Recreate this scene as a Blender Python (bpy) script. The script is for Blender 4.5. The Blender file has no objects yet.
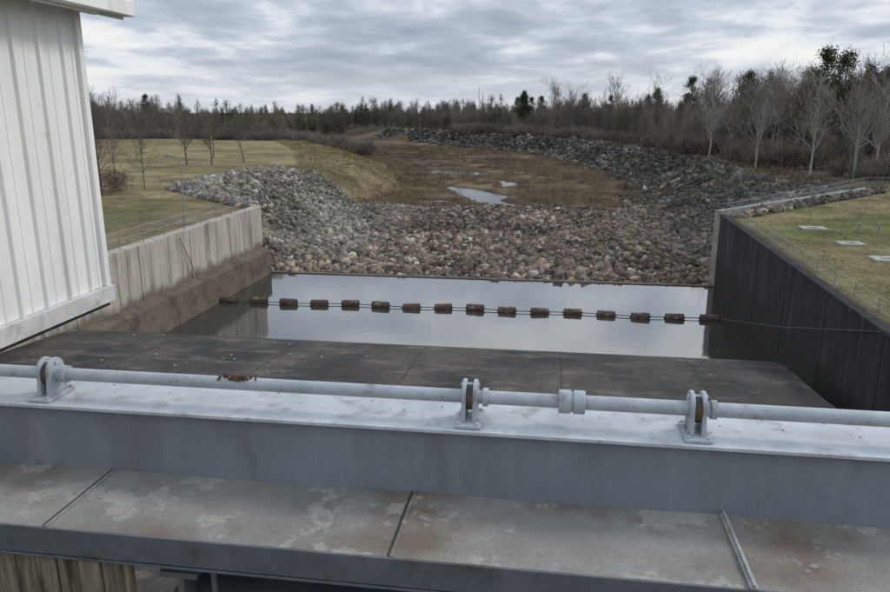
import bpy, math, random
import numpy as np
from mathutils import Vector, Matrix
random.seed(7); RNG=np.random.default_rng(7)
CAMZ=13.0
scene=bpy.context.scene

# ---------------------------------------------------------------- materials
def mat(name, c1, c2=None, scale=3.0, c3=None, s3=0.5, t3=(0.5,0.65), rough=0.8, metal=0.0, bump=0.0, bscale=None,
        stretch=(1,1,1), vcol=False, ior=1.45, detail=4, fine=0.0, fscale=40, zband=None, spec=0.5, f3=1.0, stretch3=(1,1,1),
        c4=None, s4=3.0, t4=(0.6,0.7), f4=1.0, stretch4=(1,1,1)):
    m=bpy.data.materials.new(name); m.use_nodes=True
    nt=m.node_tree; N=nt.nodes; L=nt.links
    b=N['Principled BSDF']; b.inputs['Roughness'].default_value=rough; b.inputs['Metallic'].default_value=metal
    b.inputs['IOR'].default_value=ior; b.inputs['Specular IOR Level'].default_value=spec
    tc=N.new('ShaderNodeTexCoord')
    def mp(st):
        q=N.new('ShaderNodeMapping'); q.inputs['Scale'].default_value=st; L.new(tc.outputs['Object'],q.inputs['Vector']); return q.outputs[0]
    v1=mp(stretch)
    def noise(v,s,d=detail,r=0.6):
        n=N.new('ShaderNodeTexNoise'); n.inputs['Scale'].default_value=s; n.inputs['Detail'].default_value=d; n.inputs['Roughness'].default_value=r
        L.new(v,n.inputs['Vector']); return n.outputs['Fac']
    def rng(o,a,bb,c=0.0,d=1.0):
        r=N.new('ShaderNodeMapRange'); r.inputs[1].default_value=a; r.inputs[2].default_value=bb; r.inputs[3].default_value=c; r.inputs[4].default_value=d
        L.new(o,r.inputs[0]); return r.outputs[0]
    def mix(f,a,bb,mode='MIX'):
        x=N.new('ShaderNodeMix'); x.data_type='RGBA'; x.blend_type=mode
        if isinstance(f,float): x.inputs[0].default_value=f
        else: L.new(f,x.inputs[0])
        for s,val in ((6,a),(7,bb)):
            if isinstance(val,tuple): x.inputs[s].default_value=(*val,1)
            else: L.new(val,x.inputs[s])
        return x.outputs[2]
    if vcol:
        a=N.new('ShaderNodeVertexColor'); a.layer_name='Col'; col=a.outputs[0]
        n=noise(v1,scale)
        col=mix(1.0,col,mix(rng(n,0.3,0.7),(0.62,0.62,0.6),(1.4,1.38,1.32)),'MULTIPLY')
    else:
        c2=c2 or tuple(x*0.7 for x in c1)
        n=noise(v1,scale); col=mix(rng(n,0.32,0.68),c1,c2)
    if c3:
        n3=noise(mp(stretch3),s3,4); col=mix(rng(n3,t3[0],t3[1],0,f3),col,c3)
    if c4:
        n4=noise(mp(stretch4),s4,5,.7); col=mix(rng(n4,t4[0],t4[1],0,f4),col,c4)
    if fine>0:
        nf=noise(v1,fscale,2); col=mix(1.0,col,mix(rng(nf,0.3,0.7),(1-fine,)*3,(1+fine,)*3),'MULTIPLY')
    if zband:
        z0,z1,cz=zband
        sp=N.new('ShaderNodeSeparateXYZ'); L.new(tc.outputs['Object'],sp.inputs[0])
        ad=N.new('ShaderNodeMath'); ad.operation='MULTIPLY_ADD'; ad.inputs[1].default_value=1.6; L.new(noise(mp((.8,.8,.25)),1.0,4),ad.inputs[0]); L.new(sp.outputs[2],ad.inputs[2])
        col=mix(rng(ad.outputs[0],z0+.8,z1+.8,1.0,0.0),col,cz)
    L.new(col,b.inputs['Base Color'])
    if bump>0:
        bp=N.new('ShaderNodeBump'); bp.inputs['Strength'].default_value=1.0; bp.inputs['Distance'].default_value=bump
        L.new(noise(v1,bscale or scale*3,4,0.65),bp.inputs['Height']); L.new(bp.outputs[0],b.inputs['Normal'])
    return m
def plain(name,c):
    m=bpy.data.materials.new(name); m.use_nodes=True; nt=m.node_tree; b=nt.nodes['Principled BSDF']
    oi=nt.nodes.new('ShaderNodeObjectInfo'); mx=nt.nodes.new('ShaderNodeMix'); mx.data_type='RGBA'
    mx.inputs[6].default_value=(*[x*.66 for x in c],1); mx.inputs[7].default_value=(*[x*1.25 for x in c],1)
    nt.links.new(oi.outputs['Random'],mx.inputs[0]); nt.links.new(mx.outputs[2],b.inputs['Base Color'])
    b.inputs['Roughness'].default_value=.95; b.inputs['Specular IOR Level'].default_value=.1
    return m

M={}
M['paint']=mat('shaded_painted_steel',(.205,.235,.265),(.165,.19,.215),1.1,c3=(.12,.13,.135),s3=.9,t3=(.46,.76),stretch3=(2.5,1,.5),rough=.5,bump=.0012,bscale=14,fine=.06,fscale=60,c4=(.28,.30,.31),s4=2.2,t4=(.58,.75),f4=.5,stretch4=(1.5,1,.4))  # girder paint with the shade of its upright face mixed into the colour
M['flange']=mat('lit_painted_steel',(.50,.53,.56),(.36,.39,.42),3,c3=(.22,.21,.19),s3=5,t3=(.54,.75),rough=.5,bump=.0015,bscale=30,fine=.1,fscale=70,c4=(.14,.12,.10),s4=22,t4=(.62,.70),f4=.7)  # same girder paint, lit-top brightness put into the colour
M['pipe']=mat('pipe_paint',(.40,.435,.47),(.29,.32,.35),4,c3=(.17,.155,.14),s3=7,t3=(.56,.74),rough=.42,bump=.0008,bscale=60,fine=.08,c4=(.11,.075,.05),s4=26,t4=(.64,.72),f4=.7)
M['sheet']=mat('weathered_galvanised_sheet',(.275,.27,.25),(.18,.177,.163),1.3,c3=(.125,.09,.062),s3=1.1,t3=(.48,.66),rough=.68,metal=.0,bump=.002,bscale=5,fine=.16,fscale=60,f3=.8,
   c4=(.37,.36,.33),s4=1.9,t4=(.55,.585),f4=.55,detail=7)
M['sheetedge']=mat('sheet_edge',(.15,.17,.19),(.11,.125,.14),2.5,c3=(.08,.07,.06),s3=3,t3=(.5,.7),rough=.55,bump=.002,fine=.1)
M['seam']=mat('seam_bar',(.40,.41,.41),(.26,.26,.25),14,rough=.5,fine=.1)
M['dark']=mat('dark_steel',(.05,.05,.05),(.03,.03,.03),4,c3=(.1,.06,.03),s3=3,rough=.7,bump=.003)
M['rust']=mat('rust_clump',(.12,.065,.035),(.06,.035,.02),20,rough=.9,bump=.01)
M['wood']=mat('weathered_timber',(.36,.32,.235),(.17,.15,.105),6,stretch=(6,6,.5),rough=.85,bump=.012,bscale=10,c3=(.08,.07,.05),s3=2,stretch3=(6,6,.5),t3=(.5,.65),fine=.2)
M['siding']=mat('white_metal_siding',(.82,.815,.785),(.70,.70,.68),.8,c3=(.42,.40,.36),s3=1.0,t3=(.54,.82),stretch=(3,3,.6),stretch3=(5,5,.35),rough=.45,bump=.001,f3=.6,c4=(.5,.48,.43),s4=6,t4=(.62,.75),f4=.5)
M['trim']=mat('white_trim',(.60,.60,.59),(.44,.44,.43),3,c3=(.22,.21,.19),s3=4,t3=(.54,.78),rough=.5,fine=.08)
M['wallL']=mat('pale_stained_concrete',(.42,.39,.335),(.30,.275,.235),.9,stretch=(1.2,1.2,.35),c3=(.13,.118,.10),s3=1.0,stretch3=(2,2,.12),t3=(.52,.7),rough=.9,bump=.03,bscale=3,fine=.14,fscale=12,zband=(2.3,2.8,(.14,.115,.085)),
   c4=(.085,.078,.068),s4=1.6,t4=(.58,.72),f4=.65,stretch4=(2.5,2.5,.15))
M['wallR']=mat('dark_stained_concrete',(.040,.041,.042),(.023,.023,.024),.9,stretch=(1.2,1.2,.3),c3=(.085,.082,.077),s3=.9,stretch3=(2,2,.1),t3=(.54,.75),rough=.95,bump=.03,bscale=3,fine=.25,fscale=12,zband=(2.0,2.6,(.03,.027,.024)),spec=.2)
M['cope']=mat('coping_concrete',(.32,.31,.275),(.19,.185,.17),1.2,rough=.9,bump=.01,fine=.1,fscale=14)
M['ledge']=mat('brown_ledge_concrete',(.14,.112,.085),(.08,.065,.05),.8,rough=.9,bump=.03,fine=.2,fscale=10,c3=(.05,.043,.035),s3=.7,t3=(.52,.7))
M['ogee']=mat('spillway_concrete',(.088,.075,.064),(.038,.035,.033),.5,stretch=(1,.45,1),c3=(.025,.024,.023),s3=.22,t3=(.42,.6),stretch3=(1,.7,1),rough=.8,bump=.03,bscale=2.5,fine=.3,fscale=11,detail=8,
   c4=(.15,.13,.11),s4=.7,t4=(.52,.7),f4=.75,stretch4=(.6,1.6,1),spec=.3)
M['joint']=mat('joint_filler',(.03,.026,.024),rough=.9)
M['drop']=mat('droppings',(.4,.38,.35),rough=.9)
M['rock']=mat('riprap_rock',(1,1,1),vcol=True,scale=1.8,rough=.95,spec=.2,detail=3)
M['ground']=mat('ground',(1,1,1),vcol=True,scale=.35,rough=.97,bump=.09,bscale=2.2,fine=.3,fscale=3.5,detail=6,spec=.1)
M['reed']=mat('dry_reeds',(1,1,1),vcol=True,scale=.5,rough=.95,spec=.1,detail=1)
M['galv']=mat('galvanised',(.26,.27,.28),(.18,.19,.2),3,rough=.5,metal=.3)
M['cable']=mat('cable',(.09,.08,.07),rough=.7)
M['buoy']=mat('rusty_buoy',(.10,.058,.04),(.055,.036,.028),2.5,c3=(.25,.20,.165),s3=3,t3=(.54,.70),rough=.8,bump=.01,fine=.2,fscale=12)
M['buoyend']=mat('dark_buoy_end',(.035,.028,.025),rough=.8)
M['bark']=plain('grey_bark',(.16,.14,.12))
M['palebark']=plain('pale_bark',(.24,.22,.195))
M['twig']=plain('twigs',(.165,.143,.122))
M['rustleaf']=plain('brown_leaves',(.12,.086,.06))
M['green']=plain('evergreen_leaves',(.045,.057,.030))
M['olive']=plain('olive_leaves',(.095,.092,.058))
M['greybrush']=plain('grey_brush',(.155,.137,.112))
M['lamp']=mat('lamp_grey',(.25,.26,.26),(.2,.2,.2),3,rough=.5)
M['pad']=mat('concrete_pad',(.36,.35,.32),(.25,.24,.22),2,rough=.9,fine=.1)

def water(name,ior,base,sc,dist,rough=.045):
    m=bpy.data.materials.new(name); m.use_nodes=True; nt=m.node_tree; b=nt.nodes['Principled BSDF']
    b.inputs['Base Color'].default_value=(*base,1); b.inputs['Roughness'].default_value=rough; b.inputs['IOR'].default_value=ior
    tc=nt.nodes.new('ShaderNodeTexCoord'); n=nt.nodes.new('ShaderNodeTexNoise'); n.inputs['Scale'].default_value=sc; n.inputs['Detail'].default_value=3
    bp=nt.nodes.new('ShaderNodeBump'); bp.inputs['Distance'].default_value=dist
    nt.links.new(tc.outputs['Object'],n.inputs['Vector']); nt.links.new(n.outputs['Fac'],bp.inputs['Height']); nt.links.new(bp.outputs[0],b.inputs['Normal'])
    return m
M['water']=water('basin_water',2.35,(.035,.036,.03),1.3,.004,.06)
M['mwater']=water('marsh_water',3.2,(.06,.06,.05),1.5,.003)

# ---------------------------------------------------------------- mesh helpers
class MB:
    def __init__(s): s.v=[]; s.f=[]; s.m=[]
    def tube(s,p0,p1,r0,r1=None,n=8,mi=0,cap=True):
        r1=r0 if r1 is None else r1
        p0=Vector(p0);p1=Vector(p1);d=(p1-p0).normalized()
        a=Vector((0,0,1)) if abs(d.z)<.9 else Vector((1,0,0))
        u=d.cross(a).normalized(); w=d.cross(u)
        b=len(s.v)
        for p,r in ((p0,r0),(p1,r1)):
            for i in range(n):
                t=2*math.pi*i/n; s.v.append(tuple(p+u*math.cos(t)*r+w*math.sin(t)*r))
        for i in range(n):
            j=(i+1)%n; s.f.append((b+i,b+j,b+n+j,b+n+i)); s.m.append(mi)
        if cap:
            s.f.append(tuple(b+n-1-i for i in range(n))); s.m.append(mi)
            s.f.append(tuple(b+n+i for i in range(n))); s.m.append(mi)
    def box(s,x0,x1,y0,y1,z0,z1,mi=0):
        b=len(s.v)
        s.v+=[(x0,y0,z0),(x1,y0,z0),(x1,y1,z0),(x0,y1,z0),(x0,y0,z1),(x1,y0,z1),(x1,y1,z1),(x0,y1,z1)]
        for f in ((0,3,2,1),(4,5,6,7),(0,1,5,4),(1,2,6,5),(2,3,7,6),(3,0,4,7)):
            s.f.append(tuple(b+i for i in f)); s.m.append(mi)
    def prism(s,poly,axis,a0,a1,mi=0):
        b=len(s.v); n=len(poly)
        for a in (a0,a1):
            for p in poly:
                s.v.append((a,p[0],p[1]) if axis=='x' else ((p[0],a,p[1]) if axis=='y' else (p[0],p[1],a)))
        for i in range(n):
            j=(i+1)%n; s.f.append((b+i,b+j,b+n+j,b+n+i)); s.m.append(mi)
        s.f.append(tuple(b+n-1-i for i in range(n))); s.m.append(mi)
        s.f.append(tuple(b+n+i for i in range(n))); s.m.append(mi)
    def seglist(s,pts,r,n=6,mi=0):
        for a,b in zip(pts[:-1],pts[1:]): s.tube(a,b,r,r,n,mi)
    def obj(s,name,mats,parent=None,smooth=False,bevel=0,loc=None):
        me=bpy.data.meshes.new(name); me.from_pydata(s.v,[],s.f)
        for m in (mats if isinstance(mats,list) else [mats]): me.materials.append(m)
        me.polygons.foreach_set('material_index',s.m)
        if smooth: me.polygons.foreach_set('use_smooth',[True]*len(s.f))
        o=bpy.data.objects.new(name,me); scene.collection.objects.link(o)
        import bmesh
        bm=bmesh.new(); bm.from_mesh(me); bmesh.ops.recalc_face_normals(bm,faces=bm.faces); bm.to_mesh(me); bm.free()
        if bevel: 
            bv=o.modifiers.new('bevel','BEVEL'); bv.width=bevel; bv.segments=2; bv.limit_method='ANGLE'
        if smooth and hasattr(me,'set_sharp_from_angle'): me.set_sharp_from_angle(angle=math.radians(40))
        if parent: o.parent=parent
        if loc: o.location=loc
        return o
def empty(name,loc=(0,0,0)):
    e=bpy.data.objects.new(name,None); scene.collection.objects.link(e); e.location=loc; return e
def npmesh(name,V,F,mats,cols=None,mi=None,link=True):
    k=F.shape[1]; me=bpy.data.meshes.new(name)
    me.vertices.add(len(V)); me.vertices.foreach_set('co',V.astype(np.float32).ravel())
    me.loops.add(F.size); me.loops.foreach_set('vertex_index',F.astype(np.int32).ravel())
    me.polygons.add(len(F)); me.polygons.foreach_set('loop_start',np.arange(0,F.size,k,dtype=np.int32))
    me.polygons.foreach_set('loop_total',np.full(len(F),k,dtype=np.int32))
    for m in (mats if isinstance(mats,list) else [mats]): me.materials.append(m)
    if mi is not None: me.polygons.foreach_set('material_index',mi.astype(np.int32))
    me.update(calc_edges=True)
    if cols is not None:
        a=me.color_attributes.new('Col','FLOAT_COLOR','POINT'); c=np.ones((len(V),4),np.float32); c[:,:3]=cols; a.data.foreach_set('color',c.ravel())
    if not link: return me
    o=bpy.data.objects.new(name,me); scene.collection.objects.link(o); return o

# ---------------------------------------------------------------- terrain
TAB=RNG.random((256,256))
def vn(x,y,s=1.0,o=0):
    x=np.asarray(x,float)/s+o*17.3; y=np.asarray(y,float)/s+o*9.1
    xi=np.floor(x).astype(int); yi=np.floor(y).astype(int); fx=x-xi; fy=y-yi
    fx=fx*fx*(3-2*fx); fy=fy*fy*(3-2*fy)
    g=lambda i,j:TAB[i%256,j%256]
    return (g(xi,yi)*(1-fx)+g(xi+1,yi)*fx)*(1-fy)+(g(xi,yi+1)*(1-fx)+g(xi+1,yi+1)*fx)*fy
def fb(x,y,s,o=0): return (vn(x,y,s,o)+.5*vn(x,y,s/2.1,o+1)+.25*vn(x,y,s/4.3,o+2))/1.75
def ss(t): t=np.clip(t,0,1); return t*t*(3-2*t)
G=5.3
def LT(y): return np.interp(y,[56,62,75,90,106,130,164,200,294,400,700],[-23.7,-23.5,-24,-23,-19,-24,-34,-56,-120,-220,-600])
def LTop(y): return np.interp(y,[56,56.6,69.6,78,90,106,144,200,294,400,700],[-23.8,-24.1,-38,-37,-31,-30,-44,-70,-140,-240,-620])
def RT(y): return np.interp(y,[56,62,90,129,164,216,294,400,700],[12.6,12.3,10.5,14,8,-5,-54,-150,-500])
def RTop(y): return np.interp(y,[56,56.6,76.6,90,129,164,216,294,400,700],[12.8,13.1,30.8,24.5,27,20,7,-41,-135,-480])
POOLS=[(-10.2,108,3.1,13,-.42),(-15.8,101,3.4,2.2,0),(-19,150,7,7,-.3),(-27,172,6,6,0),(-9,131,1.6,9,-.3),(-14,196,9,9,0),(-52,262,12,14,0)]
def pool(x,y):
    d=np.zeros_like(x)
    for a,b,ra,rb,sh in POOLS:
        r=np.sqrt(((x-a-sh*(y-b)-.8*np.sin(y*.35))/ra)**2+((y-b)/rb)**2)+(fb(x,y,2.5,3)-.5)*.9
        d=np.maximum(d,ss((1.15-r)/.35))
    return d
def ground(x,y):
    x=np.asarray(x,float);y=np.asarray(y,float)
    bed=np.interp(y,[0,56.5,56.7,62,75,88,94,400],[-2.5,-2.5,-.25,.35,1.1,1.5,1.15,1.15])
    bed=bed+np.where(y>57,(fb(x,y,6,5)-.5)*.5,0)+ (np.where(y>92,(vn(x,y,2,8)-.5)*.22,0))
    pd=np.where(y>90,pool(x,y),0); bed=bed*(1-pd)+.55*pd
    xl,xlt,xr,xrt=LT(y),LTop(y),RT(y),RTop(y)
    tl=ss((xl-x)/np.maximum(xl-xlt,.3)); tr=ss((x-xr)/np.maximum(xrt-xr,.3))
    field=G+(fb(x,y,30,2)-.5)*.5*ss((y-75)/30)
    t=np.maximum(tl,tr)
    h=bed+(field-bed)*t
    h=h+1.3*np.exp(-((x+33.5)/4.5)**2-((y-80)/8)**2)
    inside=(x>-24.0)&(x<12.9)&(y<56.65)
    out=(y<56.65)
    h=np.where(out,np.where(inside,-2.5,G),h)
    return h
def rockmask(x,y):
    xl,xlt,xr,xrt=LT(y),LTop(y),RT(y),RTop(y)
    edge=90+ (fb(x,y,7,6)-.5)*12
    main=(y>57)&(y<edge)&(x>xlt-1.0+(fb(x,y,4,29)-.5)*5*(y>72))&(x<xrt+1)
    right=(y>=60)&(y<330)&(x>xr-1.0+(fb(x,y,6,9)-.5)*7)&(x<xrt+.5-(fb(x,y,9,19)-.35)*4)
    return main|right
def axis(parts):
    a=np.unique(np.round(np.concatenate(parts),3)); return a
gx=axis([-np.geomspace(70,4000,40)[::-1],np.arange(-70,60,.7),np.geomspace(60,4000,40)])
gx=gx[(abs(gx+24.0)>.55)&(abs(gx-12.9)>.55)]
gx=np.sort(np.concatenate([gx,[-24.35,-23.72,12.62,13.25]]))
gy=axis([np.linspace(-300,50,40),np.arange(50,130,.7),np.arange(130,300,1.6),np.geomspace(300,5000,50)])
gy=np.sort(np.concatenate([gy[abs(gy-56.6)>.3],[56.5,56.7]]))
X,Y=np.meshgrid(gx,gy); Z=ground(X,Y)
nx,ny=len(gx),len(gy)
V=np.stack([X.ravel(),Y.ravel(),Z.ravel()],1)
def taper(y): return -np.clip(56.6-y,0,48)*.029     # right wall closes in slightly toward the dam
ii=np.arange(nx*ny).reshape(ny,nx)
F=np.stack([ii[:-1,:-1].ravel(),ii[:-1,1:].ravel(),ii[1:,1:].ravel(),ii[1:,:-1].ravel()],1)
def L3(a,b,t): return a[None,:]*(1-t[:,None])+b[None,:]*t[:,None]
xf,yf,zf=V[:,0].copy(),V[:,1],V[:,2]
tan=np.array([.205,.17,.095]); grn=np.array([.11,.105,.05]); brown=np.array([.088,.064,.043]); straw=np.array([.155,.12,.08])
rockc=np.array([.065,.054,.044]); litter=np.array([.075,.065,.047]); wet=np.array([.05,.042,.03]); drk=np.array([.036,.035,.032])
C=L3(grn,tan,ss((fb(xf,yf,16,11)-.30)/.26)*.8+.2)
C=C*(.82+.36*vn(xf,yf,3.0,55))[:,None]
rightf=(xf>10)
C=np.where(rightf[:,None],L3(np.array([.10,.105,.043]),tan*.8,ss((fb(xf,yf,6,12)-.40)/.3)),C)
C=np.where(((xf<0)&(yf<62))[:,None],L3(grn,tan*.75,ss((fb(xf,yf,6,12)-.45)/.3)),C)
low=ss((4.4-zf)/1.8)
marsh=L3(brown,straw,ss((fb(xf,yf,9,14)-.5)/.22))
slopeL=L3(tan*.85,straw,ss((fb(xf,yf,8,17)-.4)/.2))
mm=np.where((zf>1.9)[:,None],slopeL,marsh)
C=C*(1-low[:,None])+mm*low[:,None]
wetm=ss((1.05-zf)/.2)*(yf>90); C=C*(1-wetm[:,None])+wet*wetm[:,None]
forest=ss((yf-195)/12)*(xf<LTop(yf)-3)+ss((yf-84)/6)*(xf>RTop(yf)+4)
forest=np.clip(forest,0,1); C=C*(1-forest[:,None])+litter*forest[:,None]
rm=rockmask(xf,yf); rc=np.where(((yf>95)|(xf>14))[:,None],drk,rockc); C=np.where(rm[:,None],rc,C)
far=ss((yf-300)/60); C=C*(1-far[:,None])+litter*far[:,None]
V[:,0]+=taper(yf)*np.exp(-((xf-12.9)/2.2)**2)
g=npmesh('ground',V,F,M['ground'],C); g.data.polygons.foreach_set('use_smooth',[True]*len(F))

# ---------------------------------------------------------------- rocks (angular blocks)
import bmesh
bm=bmesh.new(); bmesh.ops.create_icosphere(bm,subdivisions=1,radius=1)
IV=np.array([v.co[:] for v in bm.verts]); IF=np.array([[v.index for v in f.verts] for f in bm.faces]); bm.free()
BV=np.array([(x,y,z) for z in (-1,1) for y in (-1,1) for x in (-1,1)],float)*.8
BF=np.array([(0,2,3),(0,3,1),(4,5,7),(4,7,6),(0,1,5),(0,5,4),(1,3,7),(1,7,5),(3,2,6),(3,6,7),(2,0,4),(2,4,6)])
def rotm(n):
    q=RNG.normal(size=(n,4)); q/=np.linalg.norm(q,axis=1)[:,None]; w,x,y,z=q.T
    return np.stack([np.stack([1-2*(y*y+z*z),2*(x*y-z*w),2*(x*z+y*w)],1),np.stack([2*(x*y+z*w),1-2*(x*x+z*z),2*(y*z-x*w)],1),np.stack([2*(x*z-y*w),2*(y*z+x*w),1-2*(x*x+y*y)],1)],1)
def rocks(name,px,py,rad,cols,lift=.25):
    n=len(px); P=BV[None]*RNG.uniform(.45,1.2,(n,8,3))
    P=P*RNG.uniform(.5,1.4,(n,1,3))*rad[:,None,None]
    P=np.einsum('nij,nkj->nki',rotm(n),P); P[:,:,2]*=.9
    pz=ground(px,py)+rad*lift
    P+=np.stack([px,py,pz],1)[:,None,:]
    Fs=(BF[None]+8*np.arange(n)[:,None,None]).reshape(-1,3)
    return npmesh(name,P.reshape(-1,3),Fs,M['rock'],np.repeat(cols,8,axis=0))
def scatter(n,x0,x1,y0,y1,cond):
    x=RNG.uniform(x0,x1,n); y=RNG.uniform(y0,y1,n); k=cond(x,y); return x[k],y[k]
px,py=scatter(78000,-42,33,57,98,rockmask)
n=len(px); rad=np.clip(RNG.lognormal(-1.68,.40,n),.08,.5)
br=RNG.lognormal(-.2,.40,n)
pal=np.array([[.17,.14,.112],[.18,.147,.118],[.125,.10,.08],[.22,.195,.165],[.115,.103,.092],[.155,.118,.093]])
cb=pal[RNG.integers(0,len(pal),n)]*br[:,None]
leftw=ss((-13-px)/9)*ss((py-58)/8); lg=np.array([.205,.195,.178])*RNG.lognormal(-.12,.42,n)[:,None]; cb=cb*(1-leftw[:,None]*.75)+lg*leftw[:,None]*.75
rw=ss((px-8)/6)*ss((py-60)/6); dg=np.array([.066,.063,.060])*RNG.lognormal(0,.5,n)[:,None]; cb=cb*(1-rw[:,None]*.85)+dg*rw[:,None]*.85
pt=(fb(px,py,5,41)-.5)*1.5; cb=cb*(1+pt[:,None])
cb=np.clip(cb,.02,.42)
rocks('riprap_rocks',px,py,rad,cb)
px,py=scatter(90000,-90,42,96,330,lambda x,y:rockmask(x,y)&(RNG.random(len(x))<np.clip(150/y,.3,1)))
n=len(px); rad=np.clip(RNG.lognormal(-1.28,.4,n),.12,.55)*np.clip(py/150,1,1.6)
cb=np.clip(np.array([.070,.067,.062])*RNG.lognormal(0,.5,n)[:,None]*(1+(fb(px,py,8,43)-.5)[:,None]*1.3),.02,.3)
rocks('riprap_bank_rocks',px,py,rad,cb)

# ---------------------------------------------------------------- reeds / dry grass
def blades(name,px,py,hh,w,cols,per=7,spread=.35):
    n=len(px); N=n*per
    bx=np.repeat(px,per)+RNG.normal(0,spread,N); by=np.repeat(py,per)+RNG.normal(0,spread,N)
    bz=ground(bx,by)-.05; h=np.repeat(hh,per)*RNG.uniform(.5,1.15,N); a=RNG.uniform(0,2*np.pi,N); ww=w*RNG.uniform(.6,1.4,N)
    lx=RNG.normal(0,.25,N)*h; ly=RNG.normal(0,.25,N)*h
    v0=np.stack([bx-np.cos(a)*ww,by-np.sin(a)*ww,bz],1); v1=np.stack([bx+np.cos(a)*ww,by+np.sin(a)*ww,bz],1); v2=np.stack([bx+lx,by+ly,bz+h],1)
    V=np.stack([v0,v1,v2],1).reshape(-1,3); F=np.arange(3*N).reshape(-1,3)
    c=np.repeat(cols,per,axis=0)*RNG.uniform(.7,1.35,(N,1)); 
    return npmesh(name,V,F,M['reed'],np.repeat(c,3,axis=0))
def marshc(x,y): return (ground(x,y)<2.6)&(ground(x,y)>1.0)&(~rockmask(x,y))&(x>LT(y)-4)&(x<RT(y))&(fb(x,y,5,21)>.36)&(pool(x,y-3)<.05)&(pool(x,y+1)<.05)
px,py=scatter(26000,-75,20,88,260,marshc)
k=fb(px,py,9,14)+ss((px+6)/8)*.16; cb=np.where((k>.55)[:,None],np.array([.175,.138,.098]),np.array([.095,.066,.046]))
blades('marsh_reeds',px,py,np.where(k>.55,1.05,.4),.035,cb)
def slopec(x,y): return (~rockmask(x,y))&(x<LT(y)+2)&(x>LTop(y)-8)&(y>78)
px,py=scatter(20000,-90,-15,78,200,slopec)
blades('dry_bank_grass',px,py,np.full(len(px),.3),.04,np.tile(np.array([.18,.148,.085]),(len(px),1))*RNG.lognormal(0,.15,(len(px),1)))
def br2(x,y): return rockmask(x,y)&(y>82)&(x>8-(y>130)*90)&(fb(x,y,5,31)>.47)|((x>RTop(y)-1)&(x<RTop(y)+7)&(y>80))
px,py=scatter(26000,-60,50,80,320,br2)
blades('bank_brush',px,py,np.full(len(px),.85),.045,np.tile(np.array([.105,.087,.064]),(len(px),1))*RNG.lognormal(0,.25,(len(px),1)),per=8,spread=.5)
px,py=scatter(9000,13.6,60,20,100,lambda x,y:(x>13.6)&(y<56)|(x>RTop(y)+.6)&(y>56)&(y<92))
blades('lawn_grass',px,py,np.full(len(px),.14),.03,np.tile(np.array([.115,.113,.052]),(len(px),1))*RNG.lognormal(0,.3,(len(px),1)),per=6,spread=.4)

# ---------------------------------------------------------------- water
def sheet(name,pts,z,m):
    mb=MB(); mb.v=[(x,y,z) for x,y in pts]; mb.f=[tuple(range(len(pts)))]; mb.m=[0]; return mb.obj(name,m)
sheet('basin_water',[(-23.69,6),(12.9,6),(12.9,56.58),(-23.69,56.58)],0,M['water'])
sheet('marsh_water',[(-100,90.5),(16,90.5),(16,290),(-100,290)],.84,M['mwater'])

# ---------------------------------------------------------------- retaining walls
def wall_path(mb,pts,th,side,z0,z1,mi=0):
    for (a,b) in zip(pts[:-1],pts[1:]):
        a=Vector((*a,0));b=Vector((*b,0)); d=(b-a).normalized(); nrm=Vector((-d.y,d.x,0))*side*th
        base=len(mb.v)
        for z in (z0,z1):
            for p in (a,b,b+nrm,a+nrm): mb.v.append((p.x,p.y,z))
        for f in ((0,3,2,1),(4,5,6,7),(0,1,5,4),(1,2,6,5),(2,3,7,6),(3,0,4,7)): mb.f.append(tuple(base+i for i in f)); mb.m.append(mi)
e=empty('retaining_wall')
mb=MB(); wall_path(mb,[(-23.62,8),(-23.62,56.7)],.8,1,-2.4,5.5); mb.obj('basin_wall',M['wallL'],e,bevel=.03)
mb=MB(); wall_path(mb,[(-23.64,56.75),(-37.7,69.6)],.5,1,0,5.53); mb.obj('wing_wall',M['wallL'],e)
mb=MB(); mb.prism([(-23.615,-2.3),(-22.9,-2.3),(-22.95,1.9),(-23.615,2.2)],'y',8.0,56.45); mb.obj('footing_ledge',M['ledge'],e)
mb=MB(); 
for y in np.arange(14,56,6.1): mb.box(-23.63,-23.605,y,y+.03,2.2,5.45)
mb.obj('expansion_joints',M['joint'],e)
e=empty('retaining_wall.001')
RX=lambda y:12.55+float(taper(y))
mb=MB(); wall_path(mb,[(RX(8.6),8.6),(12.55,56.7)],.7,-1,-2.4,5.4); mb.obj('basin_wall',M['wallR'],e)
mb=MB(); wall_path(mb,[(RX(8.6)-.04,8.6),(12.51,56.75)],.4,-1,5.404,5.58); mb.obj('coping',M['wallR'],e,bevel=.02)
mb=MB(); wall_path(mb,[(12.6,56.8),(30.5,76.6)],.5,1,0,5.8); mb.obj('wing_wall',M['cope'],e)
mb=MB()
for y in np.arange(14,56,6.1): mb.box(RX(y)-.02,RX(y)+.03,y,y+.04,0,5.4)
mb.obj('expansion_joints',M['joint'],e)
mb=MB(); mb.box(-23.5,12.4,56.5,57.0,-1,.07); mb.obj('end_sill',M['ledge'],None,bevel=.03)

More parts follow.
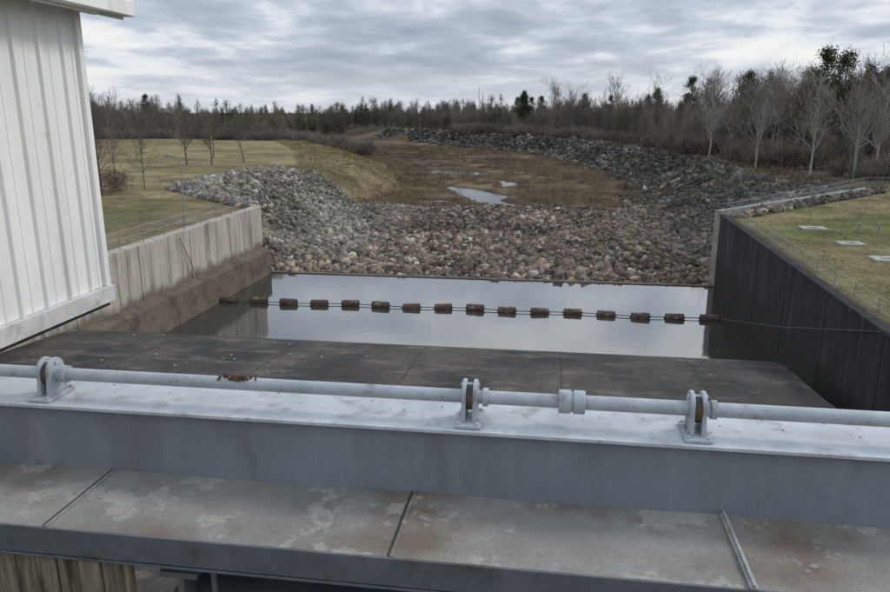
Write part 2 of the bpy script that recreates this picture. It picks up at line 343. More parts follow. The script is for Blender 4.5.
# spillway crest (rounded ogee)
prof=[]
for y,z in [(4,6.2),(8,5.6),(12,5.0),(16,4.4),(20,3.8),(23,3.35),(26,2.98),(28,2.82),(30,2.68),(31.2,2.55),(32.2,2.3),(33,1.85),(33.6,1.2),(34.1,.3),(34.5,-.8),(34.7,-2)]: prof.append((y,z))
xs=np.linspace(-23.3,10.5,70)
e=empty('spillway_crest')
vs=[];fs=[]
for x in xs:
    dd=max(0,x-(10.5-.7)); drop=.7-math.sqrt(max(0,.49-dd*dd)) if dd>0 else 0
    for y,z in prof: vs.append((x,y,z-drop*.8))
k=len(prof)
for i in range(len(xs)-1):
    for j in range(k-1): fs.append((i*k+j,(i+1)*k+j,(i+1)*k+j+1,i*k+j+1))
base=len(vs)
for y,z in prof: vs.append((10.5,y,-2.4))
for j in range(k-1): fs.append(((len(xs)-1)*k+j,base+j,base+j+1,(len(xs)-1)*k+j+1))
mb=MB(); mb.v=vs; mb.f=fs; mb.m=[0]*len(fs); mb.obj('ogee_surface',M['ogee'],e,smooth=True)
mb=MB()
for x in (-17.5,-11.5,-5.5,.6,6.0):
    for (y0,z0),(y1,z1) in zip(prof[4:-3],prof[5:-2]):
        b=len(mb.v); mb.v+=[(x,y0,z0+.012),(x+.03,y0,z0+.012),(x+.03,y1,z1+.012),(x,y1,z1+.012)]; mb.f.append((b,b+1,b+2,b+3)); mb.m.append(0)
mb.obj('contraction_joints',M['joint'],e)
mb=MB()
for i in range(22):
    x=random.uniform(-20,8) if i<10 else random.gauss(-15,3); y=random.uniform(25,31.5); z=np.interp(y,[p[0] for p in prof],[p[1] for p in prof])+.012
    r=random.uniform(.02,.07); b=len(mb.v)
    for t in range(7): mb.v.append((x+math.cos(t*.9)*r*random.uniform(.6,1.3),y+math.sin(t*.9)*r*random.uniform(.6,1.3),z))
    mb.f.append(tuple(range(b,b+7))); mb.m.append(0)
mb.obj('bird_droppings',M['drop'],e)

# ---------------------------------------------------------------- buoy line
e=empty('buoy_line')
bxs=[-22.3,-20.1]+[-17.9+2.17*i for i in range(14)]
YB=46.8
cab=MB()
def wob(x): return YB+.12*math.sin(x*.8)+.35*math.sin((x+23)/36*math.pi)
for i,x in enumerate(bxs):
    y=wob(x); a=math.atan2(wob(x+.5)-wob(x-.5),1)
    mb=MB(); R=.265; H=.54
    rings=[(-.60,.05),(-.595,.18),(-.58,R*.95),(-H,R),(-.30,R),(-.29,R+.025),(-.25,R+.025),(-.24,R),(.24,R),(.25,R+.025),(.29,R+.025),(.30,R),(H,R),(.58,R*.95),(.595,.18),(.60,.05)]
    for (x0,r0),(x1,r1) in zip(rings[:-1],rings[1:]): mb.tube((x0,0,0),(x1,0,0),r0,r1,16,1 if abs(x0+x1)>.6 and abs(x0+x1)<.84 or abs(x0+x1)>1.0 else 0,cap=False)
    mb.tube((-.68,0,0),(-.58,0,0),.05,.05,8,1); mb.tube((.58,0,0),(.68,0,0),.05,.05,8,1)
    o=mb.obj('barrel_float',[M['buoy'],M['buoyend']],e,smooth=True); o.location=(x,y,.11+random.uniform(-.04,.04)); o.rotation_euler=(random.uniform(0,6),random.uniform(-.04,.04),a+random.uniform(-.09,.09))
    if i: cab.tube((bxs[i-1]+.66,wob(bxs[i-1]+.66),.1),(x-.66,wob(x-.66),.1),.03,n=6)
cab.seglist([(11.0,wob(11.0),.1),(11.40,36.3,2.75),(11.66,26.0,5.62),(12.0,25.6,5.62)],.022)
cab.seglist([(-22.9,46.9,.1),(-23.3,45.5,.8),(-23.5,43,5.2)],.025)
cab.obj('cable',M['cable'],e)

# ---------------------------------------------------------------- fences
def fence(name,pts,h=1.1,sp=2.4,rails=(1.0,.55),mesh=True,r=.025):
    mb=MB()
    for a,b in zip(pts[:-1],pts[1:]):
        a=Vector(a);b=Vector(b);n=max(1,round((b-a).length/sp))
        for i in range(n+1):
            p=a.lerp(b,i/n); mb.tube(p,p+Vector((0,0,h)),r,r,6)
        for q in rails: mb.tube(a+Vector((0,0,h*q)),b+Vector((0,0,h*q)),r*.8,r*.8,6)
        if mesh:
            for q in np.arange(.12,1,.13): mb.tube(a+Vector((0,0,h*q)),b+Vector((0,0,h*q)),.006,.006,3,cap=False)
    return mb.obj(name,M['galv'])
fence('pipe_railing',[(-23.9,20,5.5),(-23.9,56.6,5.5),(-37.9,69.8,5.53),(-45,72,5.4)],1.0)
fence('pipe_railing.001',[(RX(16)+.35,16,5.4),(12.9,56.6,5.4),(30.3,76.8,5.8),(42,83,5.4),(60,90,5.4)],1.0,r=.02)
fence('pipe_railing.002',[(-24.2,45,5.3),(-30,44.5,5.3),(-60,44,5.3)],1.1)

# street lamp
e=empty('street_lamp',(-25.4,47.5,5.3)); mb=MB()
mb.tube((0,0,0),(0,0,.12),.14,.14,10); mb.tube((0,0,.12),(0,0,4.6),.065,.04,10); mb.obj('pole',M['lamp'],e,smooth=True)
mb=MB(); mb.seglist([(0,0,4.55),(-.15,0,4.72),(-.6,0,4.8)],.028); mb.obj('arm',M['lamp'],e)
mb=MB(); mb.prism([(-.5,4.76),(-.55,4.86),(-.95,4.86),(-1.08,4.78),(-1.0,4.70),(-.6,4.70)],'y',-.13,.13); mb.obj('lamp_head',M['lamp'],e,bevel=.02)

for i,(x,y,s) in enumerate([(17.6,52,.8),(17.8,46,.7),(17.9,41.2,.8),(17.8,37.8,.7),(17.9,33,.9),(21,45,.6),(23.5,40,.6)]):
    mb=MB(); z=5.3; mb.box(x-s,x+s,y-s*.8,y+s*.8,z-.1,z+.12); mb.tube((x,y,z+.12),(x,y,z+.17),s*.45,s*.45,20)
    mb.box(x-.08,x+.08,y-s*.3,y-s*.15,z+.17,z+.21)
    mb.obj('utility_pad' if i==0 else 'utility_pad.%03d'%i,M['pad'],bevel=.02)
for i,(x,y) in enumerate([(19.3,49.0),(20.0,45.6),(20.6,49.3)]):
    mb=MB(); mb.tube((x,y,5.3),(x,y,6.1),.06,.06,8); mb.tube((x-.18,y,6.1),(x+.18,y,6.1),.04,.04,8); mb.tube((x,y,6.1),(x,y,6.22),.09,.05,8)
    mb.obj('valve_stand' if i==0 else 'valve_stand.%03d'%i,M['galv'])

# ---------------------------------------------------------------- foreground gate hoist girder
Z=CAMZ; WB=Z-2.486
e=empty('hoist_girder')
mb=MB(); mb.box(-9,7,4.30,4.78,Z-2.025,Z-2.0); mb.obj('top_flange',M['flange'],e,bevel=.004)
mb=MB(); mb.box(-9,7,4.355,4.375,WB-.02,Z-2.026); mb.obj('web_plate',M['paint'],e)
mb=MB(); mb.box(-9,7,4.70,4.72,WB-.02,Z-2.026); mb.obj('rear_web',M['paint'],e)
mb=MB(); mb.prism([(4.354,Z-2.027),(4.354,Z-2.042),(4.34,Z-2.027)],'x',-9,7); mb.obj('flange_weld',M['paint'],e)
e=empty('drive_shaft'); PZ=Z-1.835; PY=4.5
mb=MB(); mb.tube((-9,PY,PZ),(.15,PY,PZ),.045,n=24); mb.tube((.15,PY,PZ),(7,PY,PZ),.048,n=24); mb.obj('shaft_tube',M['pipe'],e,smooth=True)
mb=MB()
mb.tube((.09,PY,PZ),(.17,PY,PZ),.078,n=24); mb.tube((.185,PY,PZ),(.26,PY,PZ),.078,n=24); mb.tube((.16,PY,PZ),(.20,PY,PZ),.066,n=20)
mb.obj('coupling',M['pipe'],e,smooth=True,bevel=.004)
mb=MB()
mb.tube((-.405,PY,PZ),(-.37,PY,PZ),.062,n=20)
mb.tube((1.045,PY,PZ),(1.08,PY,PZ),.062,n=20)
mb.tube((-3.45,PY,PZ),(-3.41,PY,PZ),.062,n=20)
mb.obj('set_collars',M['pipe'],e,smooth=True)
def bearing(i,x):
    e=empty('pillow_block_bearing' if i==0 else 'pillow_block_bearing.%03d'%i,(x,PY,PZ))
    bz=-(PZ-(Z-2.0))
    mb=MB(); mb.box(-.085,.085,-.17,.13,bz+.001,bz+.024); mb.obj('base_plate',M['pipe'],e,bevel=.006)
    mb=MB()
    for s in (-.05,.022):
        poly=[(-.11,bz+.024),(.09,bz+.024),(.09,-.01)]
        for t in range(0,11):
            a=math.radians(0+t*18); poly.append((.092*math.cos(a),.02+.10*math.sin(a)))
        poly.append((-.092,-.02))
        mb.prism(poly,'x',s,s+.028)
    mb.obj('side_plates',M['pipe'],e,bevel=.006)
    mb=MB()
    for t in range(24):
        a0=t*2*math.pi/24;a1=(t+1)*2*math.pi/24
        P=lambda a,r,xx:(xx,r*math.cos(a),r*math.sin(a))
        b=len(mb.v); mb.v+=[P(a0,.088,-.019),P(a1,.088,-.019),P(a1,.088,.019),P(a0,.088,.019),P(a0,.05,-.019),P(a1,.05,-.019),P(a1,.05,.019),P(a0,.05,.019)]
        for f in ((0,1,2,3),(4,7,6,5),(0,4,5,1),(3,2,6,7)): mb.f.append(tuple(b+k for k in f)); mb.m.append(0)
    mb.obj('bearing_ring',M['dark'],e,smooth=True)
    mb=MB()
    for yy in (-.145,.11):
        for xx in (-.06,.06): mb.tube((xx,yy,bz+.024),(xx,yy,bz+.038),.013,n=6)
    mb.tube((-.062,.0,.085),(.062,.0,.085),.012,n=8)
    mb.obj('bolts',M['flange'],e,smooth=True)
for i,x in enumerate((-3.55,-.49,.96)): bearing(i,x)
mb=MB()
for i in range(60):
    c=Vector((-2.12+random.gauss(0,.06),PY-.02+random.gauss(0,.02),PZ+.042+abs(random.gauss(0,.010))))
    r=random.uniform(.005,.014); b=len(mb.v)
    for v in IV: mb.v.append(tuple(c+Vector(v)*r*random.uniform(.6,1.3)))
    for f in IF: mb.f.append(tuple(int(b+k) for k in f)); mb.m.append(0)
mb.obj('wasp_mud_nest',M['rust'])
mb=MB()
for i in range(26):
    x=random.uniform(-4,2.5); y=min(max(random.gauss(4.66,.07),4.32),4.76); r=random.uniform(.003,.008); a=random.uniform(0,6); b=len(mb.v)
    for t in range(5): mb.v.append((x+math.cos(a+t*1.256)*r*random.uniform(.5,1.6),y+math.sin(a+t*1.256)*r*random.uniform(.5,1.3),Z-2.0+.002+random.uniform(0,.004)))
    mb.f.append(tuple(range(b,b+5))); mb.m.append(0)
mb.obj('leaf_litter',M['rust'])

# ---------------------------------------------------------------- sheet metal walkway cover
e=empty('walkway_cover')
zt=WB; YF=3.60
seams=[-9.4,-7.3,-5.18,-3.05,-.865,1.147,3.3,5.4]
for a,b in zip(seams[:-1],seams[1:]):
    mb=MB(); nxs=14; nys=7
    x0,x1=a+.004,b-.004; y0,y1=YF,4.66
    for i in range(nxs+1):
        for j in range(nys+1):
            u=i/nxs;v=j/nys
            s=-.014*math.sin(math.pi*u)*math.sin(math.pi*v)+random.uniform(-.0012,.0012)
            mb.v.append((x0+(x1-x0)*u,y0+(y1-y0)*v,zt+s))
    for i in range(nxs):
        for j in range(nys):
            q=i*(nys+1)+j; mb.f.append((q,q+nys+1,q+nys+2,q+1)); mb.m.append(0)
    mb.obj('top_panel',M['sheet'],e,smooth=True)
mb=MB(); mb.box(-9.4,5.4,YF-.012,YF+.008,zt-.185,zt-.001); mb.obj('front_face',M['sheetedge'],e,bevel=.006)
mb=MB()
mb.box(1.125,1.17,YF-.016,4.35,zt+.004,zt+.016); mb.box(1.141,1.154,YF-.016,4.35,zt+.016,zt+.036)
mb.obj('raised_seam',M['seam'],e,bevel=.002)
mb=MB()
for x in (-3.05,-.865): mb.box(x-.008,x+.008,YF+.02,4.35,zt-.02,zt+.002); 
mb.obj('flat_seams',M['dark'],e)
mb=MB()
for x in (-3.05,-.865): mb.box(x+.012,x+.035,YF,4.35,zt+.001,zt+.006)
mb.obj('seam_laps',M['sheet'],e)
mb=MB(); mb.box(-9.4,5.4,YF-.03,YF-.013,zt-.195,zt-.187); mb.obj('drip_flange',M['sheetedge'],e)
mb=MB(); mb.box(-9.4,5.4,YF+.12,4.6,zt-.30,zt-.24); mb.obj('underframe',M['dark'],e)
mb=MB(); x=-6.0
while x<-2.50:
    w=random.uniform(.13,.16); d=random.uniform(0,.02); mb.box(x,min(x+w-.012,-2.5),3.62-d,3.68-d,Z-6,zt-.205); x+=w
mb.obj('timber_cladding',M['wood'],bevel=.006)
e=empty('gate_steelwork')
mb=MB(); mb.box(-2.45,6,4.15,4.2,Z-9,zt-.31); mb.obj('gap_shade_plate',M['dark'],e)  # plate added to keep the gap dark, hides the sky-lit spillway behind
mb=MB(); mb.box(-2.4,6,3.9,4.14,zt-.62,zt-.60); mb.box(-2.4,6,3.9,3.92,zt-.70,zt-.62); mb.obj('stiffener',M['paint'],e)
mb=MB(); mb.box(-2.4,-2.15,3.76,3.9,zt-.40,zt-.36); mb.box(-2.28,-2.24,3.76,3.9,zt-.9,zt-.40); mb.tube((-2.05,3.8,zt-1.2),(-2.05,3.8,zt-.32),.02,n=8); mb.obj('bracket',M['paint'],e)
mb=MB(); mb.box(-9,-6.5,4.0,4.7,-2,zt-.31); mb.box(6.4,9,4.0,4.7,-2,zt-.31); mb.obj('concrete_pier',M['wallR'])
mb=MB(); mb.box(-12,12,-3,1.4,Z-1.95,Z-1.65); mb.obj('bridge_deck',M['cope'])
mb=MB(); mb.box(-24.4,13.2,1.6,3.5,-2,Z-6.5); mb.obj('dam_body',M['wallR'])

# ---------------------------------------------------------------- control house
e=empty('metal_control_house')
xb=-4.65; yb0,yb1=1.6,6.9; zb,zt2=Z-1.78,Z+.97
prof=[];y=yb0-.05
while y<yb1-.02:
    for dy,dx in ((0,0),(.03,.0),(.045,.03),(.07,.03),(.085,0),(.2,0),(.203,.006),(.212,.006),(.215,0)):
        if y+dy<yb1: prof.append((y+dy,dx))
    y+=.335
prof.append((yb1,0))
mb=MB()
for (py_,dx) in prof: mb.v+= [(xb+dx,py_,zb),(xb+dx,py_,zt2)]
for i in range(len(prof)-1): mb.f.append((2*i,2*i+2,2*i+3,2*i+1)); mb.m.append(0)
mb.obj('ribbed_side_wall',M['siding'],e)
mb=MB(); mb.box(-9,xb-.01,yb0,yb1-.01,zb,zt2-.02); mb.obj('house_walls',M['siding'],e)
mb=MB(); mb.box(xb-.03,xb+.04,yb1-.05,yb1+.03,zb,zt2); mb.obj('corner_trim',M['siding'],e,bevel=.005)
mb=MB(); mb.box(-9,xb+.07,yb0-.03,yb1+.04,Z-1.95,zb-.002); mb.obj('base_channel',M['trim'],e,bevel=.006)
mb=MB(); mb.box(-9,xb+.02,yb0,yb1,Z-1.998,Z-1.952); mb.obj('base_shim',M['dark'],e)
mb=MB(); mb.prism([(xb+.32,Z+.99),(xb+.32,Z+1.05),(-9.3,Z+2.0),(-9.3,Z+1.94)],'y',yb0-.3,yb1+.35); mb.obj('roof_panel',M['trim'],e)
mb=MB(); mb.box(xb+.30,xb+.42,yb0-.3,yb1+.37,Z+.93,Z+1.08); mb.box(xb+.28,xb+.30,yb0-.3,yb1+.36,Z+.90,Z+1.0); mb.obj('gutter',M['siding'],e,bevel=.012)
mb=MB(); mb.box(xb-.02,xb+.28,yb0-.3,yb1+.33,Z+.955,Z+.972); mb.obj('soffit',M['trim'],e)

# ---------------------------------------------------------------- trees
def tree_mesh(name,seed,kind):
    r=random.Random(seed); segs=[];tips=[]
    def rv(): return Vector((r.gauss(0,1),r.gauss(0,1),r.gauss(0,1)))
    def grow(p,d,L,rad,lv,maxlv,nch,up):
        n=4 if lv<2 else 2; pts=[p]; q=p.copy(); dd=d.copy()
        for i in range(n):
            dd=(dd+rv()*(.10 if lv==0 else .2)+Vector((0,0,up*.08))).normalized(); q2=q+dd*L/n
            ra=rad*(1-.72*i/n); rb=rad*(1-.72*(i+1)/n); segs.append((q,q2,ra,rb,0 if lv<2 else 1)); q=q2; pts.append(q)
        if lv>=maxlv: tips.append(q); return
        for c in range(nch[lv]):
            t=r.uniform(.32 if lv==0 else .2,1.0); k=min(int(t*n),n-1); base=pts[k].lerp(pts[k+1],t*n-k)
            ax=rv(); side=(ax-ax.dot(dd)*dd).normalized(); ang=r.uniform(.45,1.0)
            nd=(dd*math.cos(ang)+side*math.sin(ang)+Vector((0,0,.25*up))).normalized()
            grow(base,nd,L*r.uniform(.38,.62)*(1.15-.45*t if lv==0 else 1),rad*(1-.6*t)*.5,lv+1,maxlv,nch,up)
    if kind=='pine':
        H=15; segs.append((Vector((0,0,0)),Vector((.1,.1,H)),.2,.04,0))
        for i in range(50):
            h=H*r.uniform(.40,1.0); a=r.uniform(0,6.28); L=(1-((h/H-.40)/.60)**1.6)*2.7+.5; L*=r.uniform(.55,1.15)
            b=Vector((.1*h/H,.1*h/H,h)); t=b+Vector((math.cos(a)*L,math.sin(a)*L,L*.15)); segs.append((b,t,.04,.012,0)); 
            for k in range(3): tips.append(b.lerp(t,r.uniform(.45,1.0)))
    elif kind=='shrub':
        for i in range(16):
            a=r.uniform(0,6.28); d=Vector((math.cos(a)*.5,math.sin(a)*.5,1)).normalized()
            grow(Vector((math.cos(a)*r.uniform(0,.8),math.sin(a)*r.uniform(0,.8),0)),d,r.uniform(1.6,2.8),.025,1,3,[0,5,4,0],.3)
    elif kind=='oak':
        grow(Vector((0,0,0)),Vector((0,0,1)),7.5,.22,0,3,[13,6,4,0],.6)
    else:
        grow(Vector((0,0,0)),Vector((r.uniform(-.1,.1),0,1)),10,.16 if kind!='pale' else .18,0,3,[17,6,5,0],1.3)
    V=[];F=[];MI=[]
    for a,b,ra,rb,mi in segs:
        ra=max(ra,.014);rb=max(rb,.010)
        d=(b-a).normalized(); u=d.cross(Vector((.3,.5,.8))).normalized(); w=d.cross(u); o=len(V); n=3 if ra<.05 else 5
        for p,q in ((a,ra),(b,rb)):
            for i in range(n):
                t=2*math.pi*i/n; V.append(p+u*(math.cos(t)*q)+w*(math.sin(t)*q))
        for i in range(n): j=(i+1)%n; F.append((o+i,o+j,o+n+j,o+n+i)); MI.append(mi)
    dens={'pine':34,'shrub':2,'oak':3,'brown':5,'green':9}.get(kind,0)
    for t in tips:
        for k in range(dens):
            s=r.uniform(.07,.16) if kind!='pine' else r.uniform(.10,.2)
            sp=.28 if kind!='pine' else .42
            c=t+rv()*sp; a=rv().normalized()*s; b=rv().normalized()*s*.7; o=len(V)
            V+= [c-a,c-b,c+a,c+b]; F.append((o,o+1,o+2,o+3)); MI.append(2)
    return npmesh(name,np.array([v[:] for v in V]),np.array(F),[M['palebark'] if kind=='pale' else M['bark'],M['palebark'] if kind=='pale' else M['twig'],{'pine':M['green'],'green':M['olive'],'oak':M['olive']}.get(kind,M['rustleaf'])],mi=np.array(MI),link=False)
def thicket_mesh(name,seed,leaf,W=15,D=8,H=10.5,ntree=9,nt=2600,nl=1500):
    """dense stand of trees: trunks, upright twigs and leaf flecks filling uneven crowns down to the ground"""
    g=np.random.default_rng(seed); V=[];F=[];MI=[]
    cx=g.uniform(-W/2,W/2,ntree); cy=g.uniform(-D/2,D/2,ntree); ch=H*g.uniform(.55,1.1,ntree); cr=g.uniform(1.3,2.6,ntree)
    def pts(n):
        i=g.integers(0,ntree,n); t=g.beta(1.6,1.3,n); r=cr[i]*np.sqrt(np.clip(1-((t-.5)/.55)**2,0.05,1))*g.uniform(.1,1,n)**.6; a=g.uniform(0,6.283,n)
        lump=.75+.5*np.sin(a*3+i+t*9); r=r*lump
        return np.stack([cx[i]+r*np.cos(a),cy[i]+r*np.sin(a),ch[i]*(.08+.92*t)],1)
    p=pts(nt); d=g.normal(0,.45,(nt,3)); d[:,2]=1; d/=np.linalg.norm(d,axis=1)[:,None]; L=g.uniform(.6,1.8,nt)[:,None]; s=g.normal(size=(nt,3)); s=np.cross(d,s); s/=np.linalg.norm(s,axis=1)[:,None]; w=g.uniform(.02,.045,nt)[:,None]
    q=np.stack([p-s*w,p+s*w,p+d*L+s*w*.3,p+d*L-s*w*.3],1); 
    c=pts(nl); a=g.normal(size=(nl,3)); a/=np.linalg.norm(a,axis=1)[:,None]; b=g.normal(size=(nl,3)); b/=np.linalg.norm(b,axis=1)[:,None]; sz=g.uniform(.10,.24,nl)[:,None]
    q2=np.stack([c-a*sz,c-b*sz*.7,c+a*sz,c+b*sz*.7],1)
    tv=[]
    for i in range(ntree):
        for k in range(4):
            a0=k*math.pi/2;a1=a0+math.pi/2;r0=.13;r1=.03;h=ch[i]
            tv.append([(cx[i]+r0*math.cos(a0),cy[i]+r0*math.sin(a0),0),(cx[i]+r0*math.cos(a1),cy[i]+r0*math.sin(a1),0),(cx[i]+r1*math.cos(a1),cy[i]+r1*math.sin(a1),h),(cx[i]+r1*math.cos(a0),cy[i]+r1*math.sin(a0),h)])
    allq=np.concatenate([np.array(tv),q,q2]); Vv=allq.reshape(-1,3); Ff=np.arange(len(Vv)).reshape(-1,4)
    mi=np.concatenate([np.zeros(len(tv)),np.ones(nt),np.full(nl,2)])
    return npmesh(name,Vv,Ff,[M['bark'],M['twig'],leaf],mi=mi,link=False)
T={}
for k,c in (('bare',4),('brown',2),('green',2),('pine',3),('shrub',3),('oak',2),('pale',2)):
    T[k]=[tree_mesh(k+'_tree_mesh%d'%i,len(k)*31+i*7+ord(k[0]),k) for i in range(c)]
T['thick_grey']=[thicket_mesh('thicket_grey%d'%i,50+i,M['greybrush'],nl=1000) for i in range(4)]
T['thick_brown']=[thicket_mesh('thicket_brown%d'%i,60+i,M['rustleaf']) for i in range(2)]
T['thick_olive']=[thicket_mesh('thicket_olive%d'%i,70+i,M['olive'],nl=2300) for i in range(2)]
T['thick_dark']=[thicket_mesh('thicket_dark%d'%i,80+i,M['green'],nl=3400,nt=1200,H=11.5) for i in range(2)]
T['low_brush']=[thicket_mesh('low_brush%d'%i,90+i,M['rustleaf'],W=12,D=5,H=3.0,ntree=14,nt=1800,nl=900) for i in range(2)]
def put(name,kind,x,y,s,parent=None,sz=1.0,rot=None):
    o=bpy.data.objects.new(name,random.choice(T[kind])); scene.collection.objects.link(o)
    z=float(ground(np.array([x]),np.array([y]))[0]); o.location=(x,y,z-.1); o.rotation_euler=(0,0,random.uniform(0,6.28) if rot is None else rot); o.scale=(s,s,s*sz)
    if parent: o.parent=parent
    return o
def pick(d):
    r=random.random()*sum(d.values())
    for k,v in d.items():
        r-=v
        if r<=0: return k
    return k
wood=empty('woodland')
def mass(n,x0,x1,y0,y1,mix,smin,smax,cond):
    c=0
    while c<n:
        x=random.uniform(x0,x1);y=random.uniform(y0,y1)
        if not cond(x,y): continue
        c+=1; k=pick(mix); s=random.uniform(smin,smax)*(1.0 if k!='pine' else .92)
        put(k if k in('shrub','low_brush') else k+'_tree',k,x,y,s,wood)
def belt(fx,fy,n,mix,smin,smax,jx=4,jy=4,ph=1.0):
    for i in range(n):
        t=(i+.5)/n; x=fx(t)+random.uniform(-jx,jx); y=fy(t)+random.uniform(-jy,jy)
        put('thicket',pick(mix),x,y,random.uniform(smin,smax),wood,sz=ph*random.uniform(.9,1.12),rot=random.choice([0,math.pi])+random.uniform(-.5,.5))
GREY={'thick_grey':5,'thick_brown':1.0,'thick_olive':1.2,'thick_dark':.7}
MIXD={'thick_grey':2.2,'thick_brown':.8,'thick_olive':2.5,'thick_dark':1.8}
for r_,(yy,s0,s1) in enumerate([(212,.55,.78),(226,.75,.92),(244,.85,1.0)]):
    belt(lambda t:-75-15*r_-t*230,lambda t:yy+t*10,22,MIXD if r_ else GREY,s0,s1,ph=.95)
for r_,yy in enumerate((345,372,400,430)):
    belt(lambda t:-330+t*420 ,lambda t:yy+0*t,34,MIXD,1.05,1.35,6,8,ph=.93)
for r_,off in enumerate((10,22,36)):
    belt(lambda t:float(RTop(150+t*190))+off+4,lambda t:150+t*190,20,GREY,.68+.09*r_,.9+.12*r_,2.5,4)
for r_,(y0,s0,s1) in enumerate([(108,.6,.8),(126,.85,1.0),(146,1.05,1.25),(175,1.3,1.5),(205,1.5,1.8)]):
    belt(lambda t:40+r_*2+t*(50+r_*26),lambda t:y0-t*6,9+r_*2,GREY,s0,s1,3,5)
belt(lambda t:46+t*22,lambda t:138-t*6,4,{'thick_dark':2,'thick_olive':1},1.2,1.4,3,4)
mass(80,28,100,88,175,{'bare':6,'brown':.8,'pale':.4},.75,1.15,lambda x,y:x>RTop(y)+6 and (x>34 or y>104))
mass(12,40,85,128,190,{'pine':3},1.1,1.32,lambda x,y:.33*y<x<.46*y)
mass(60,-40,160,180,300,{'bare':5,'pine':1.2},1.0,1.35,lambda x,y:x>RTop(y)+8)
mass(46,-260,-70,203,240,{'bare':4,'pine':.3,'brown':1},.7,.9,lambda x,y:x<LTop(y)-5)
mass(36,-330,60,330,420,{'pine':2.2,'bare':3},1.0,1.2,lambda x,y:x<LTop(y)-5 or x>RTop(y)+4)
for i in range(46):
    y=random.uniform(104,300); put('low_brush','low_brush',float(RTop(y))+random.uniform(3,7),y,random.uniform(.7,1.1),wood)
for i in range(40):
    t=random.random(); y=random.uniform(188,300); put('low_brush','low_brush',float(LT(y))+random.uniform(-12,4),y,random.uniform(.8,1.2),wood)
for i in range(26): put('low_brush','low_brush',-78-random.random()*150,random.uniform(200,208),random.uniform(.6,.9),wood)
for i in range(14): put('low_brush','low_brush',random.uniform(34,75),random.uniform(90,100),random.uniform(.6,.9),wood)
for i,(x,y,s,k) in enumerate([(-50.6,104,.78,'oak'),(-54,103,.80,'oak'),(-49,112,.68,'oak'),(-58,120,.7,'oak')]):
    put('bare_oak_tree' if i==0 else 'bare_oak_tree.%03d'%i,k,x,y,s)
for i,(x,y,s) in enumerate([(-42.5,64,.62),(-44.5,67,.7),(-47,66,.66),(-46,72,.68),(-41,69,.5),(-51,70,.8)]):
    put('field_tree' if i==0 else 'field_tree.%03d'%i,'bare',x,y,s)
for i,(x,y,s) in enumerate([(35,92,1.05),(38.5,96,1.0),(31,95,.85),(28,108,.9),(25.5,128,.95),(44,99,1.1)]):
    put('pale_bare_tree' if i==0 else 'pale_bare_tree.%03d'%i,'pale',x,y,s)
for i,(x,y) in enumerate([(-42,64),(-45,65.5),(-48,67),(-43,67)]): put('field_shrub' if i==0 else 'field_shrub.%03d'%i,'shrub',x,y,.8)

# radio masts on the horizon
for i,(x,h) in enumerate([(-101,46),(-96,38)]):
    mb=MB(); yb=1000
    for dx,dy in ((-.35,-.3),(.35,-.3),(0,.4)): mb.tube((x+dx,yb+dy,5),(x+dx,yb+dy,h),.09,.09,5)
    for z in range(8,h,3): mb.tube((x-.35,yb-.3,z),(x+.35,yb-.3,min(z+3,h)),.06,.06,4); mb.tube((x+.35,yb-.3,z),(x,yb+.4,min(z+3,h)),.06,.06,4)
    mb.obj('radio_mast' if i==0 else 'radio_mast.001',M['lamp'])

# ---------------------------------------------------------------- sky, sun
w=bpy.data.worlds.new('World'); scene.world=w; w.use_nodes=True; nt=w.node_tree; N=nt.nodes; Lk=nt.links
bg=N['Background']; bg.inputs['Strength'].default_value=.13
sunel,sunaz=math.radians(38),math.radians(62)
sky=N.new('ShaderNodeTexSky'); sky.sky_type='NISHITA'; sky.sun_disc=False; sky.sun_elevation=sunel; sky.sun_rotation=sunaz
tc=N.new('ShaderNodeTexCoord'); sep=N.new('ShaderNodeSeparateXYZ'); Lk.new(tc.outputs['Generated'],sep.inputs[0])
def mth(op,a,b=None,c=None):
    m=N.new('ShaderNodeMath'); m.operation=op
    for i,v in enumerate((a,b,c)):
        if v is None: continue
        if isinstance(v,(int,float)): m.inputs[i].default_value=v
        else: Lk.new(v,m.inputs[i])
    return m.outputs[0]
zz=mth('MAXIMUM',sep.outputs[2],0.0); den=mth('ADD',zz,.14)
cx=mth('DIVIDE',sep.outputs[0],den); cy=mth('DIVIDE',sep.outputs[1],den)
comb=N.new('ShaderNodeCombineXYZ'); Lk.new(cx,comb.inputs[0]); Lk.new(cy,comb.inputs[1])
def nz(s,d,off,r=.55,sx=1.0,dist=.4):
    mp=N.new('ShaderNodeMapping'); mp.inputs['Location'].default_value=off; mp.inputs['Scale'].default_value=(sx,1,1); Lk.new(comb.outputs[0],mp.inputs['Vector'])
    n=N.new('ShaderNodeTexNoise'); n.inputs['Scale'].default_value=s; n.inputs['Detail'].default_value=d; n.inputs['Roughness'].default_value=r; n.inputs['Distortion'].default_value=dist
    Lk.new(mp.outputs[0],n.inputs['Vector']); return n.outputs['Fac']
n1=nz(1.5,6,(3.1,1.7,0),.58,1.2,.2); n2=nz(.42,3,(7,3.4,0),.5,1.2,.2)
f=mth('ADD',mth('MULTIPLY',n1,.58),mth('MULTIPLY',n2,.42))
rp=N.new('ShaderNodeValToRGB'); Lk.new(f,rp.inputs[0]); cr=rp.color_ramp
cols=[(.36,(2.6,3.0,3.7)),(.45,(3.4,3.85,4.55)),(.51,(4.5,4.95,5.6)),(.55,(5.9,6.15,6.5)),(.62,(7.0,7.0,6.9))]
cr.elements[0].position=cols[0][0]; cr.elements[0].color=(*cols[0][1],1)
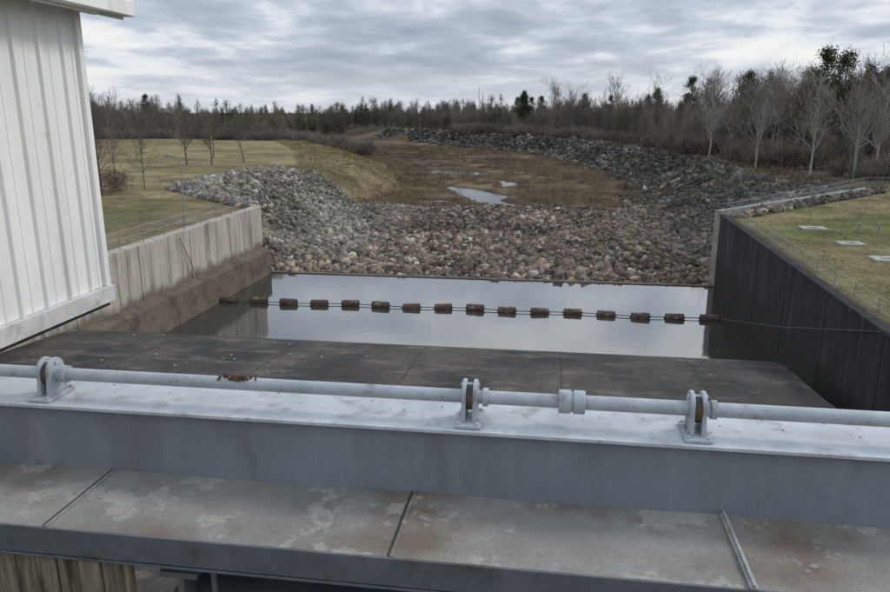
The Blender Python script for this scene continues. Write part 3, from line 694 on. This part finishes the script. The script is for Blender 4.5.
cr.elements[1].position=cols[-1][0]; cr.elements[1].color=(*cols[-1][1],1)
for p,c in cols[1:-1]:
    e_=cr.elements.new(p); e_.color=(*c,1)
mx=N.new('ShaderNodeMix'); mx.data_type='RGBA'; mx.inputs[0].default_value=.94; Lk.new(sky.outputs[0],mx.inputs[6]); Lk.new(rp.outputs[0],mx.inputs[7])
hz=N.new('ShaderNodeMapRange'); Lk.new(sep.outputs[2],hz.inputs[0]); hz.inputs[1].default_value=0; hz.inputs[2].default_value=.07; hz.inputs[3].default_value=.7; hz.inputs[4].default_value=0
m2=N.new('ShaderNodeMix'); m2.data_type='RGBA'; Lk.new(hz.outputs[0],m2.inputs[0]); Lk.new(mx.outputs[2],m2.inputs[6]); m2.inputs[7].default_value=(5.6,5.85,6.2,1)
up=N.new('ShaderNodeMapRange'); Lk.new(sep.outputs[2],up.inputs[0]); up.inputs[1].default_value=.15; up.inputs[2].default_value=.24; up.inputs[3].default_value=1; up.inputs[4].default_value=1.6
vm=N.new('ShaderNodeVectorMath'); vm.operation='SCALE'; Lk.new(m2.outputs[2],vm.inputs[0]); Lk.new(up.outputs[0],vm.inputs['Scale'])
Lk.new(vm.outputs[0],bg.inputs['Color'])

sl=bpy.data.lights.new('sun','SUN'); sl.energy=1.5; sl.angle=math.radians(12); sl.color=(1,.95,.87)
so=bpy.data.objects.new('sun',sl); scene.collection.objects.link(so)
d=Vector((math.sin(sunaz)*math.cos(sunel),math.cos(sunaz)*math.cos(sunel),math.sin(sunel)))
so.rotation_euler=d.to_track_quat('Z','Y').to_euler(); so.location=(30,30,60)

cd=bpy.data.cameras.new('camera'); co=bpy.data.objects.new('camera',cd); scene.collection.objects.link(co)
co.location=(0,0,CAMZ); co.rotation_euler=(math.radians(90-14.22),0,math.radians(8.36)); cd.lens=29.37; cd.sensor_width=36; cd.clip_end=12000; cd.clip_start=.05
scene.camera=co
scene.view_settings.view_transform='Standard'; scene.view_settings.look='None'; scene.view_settings.exposure=0
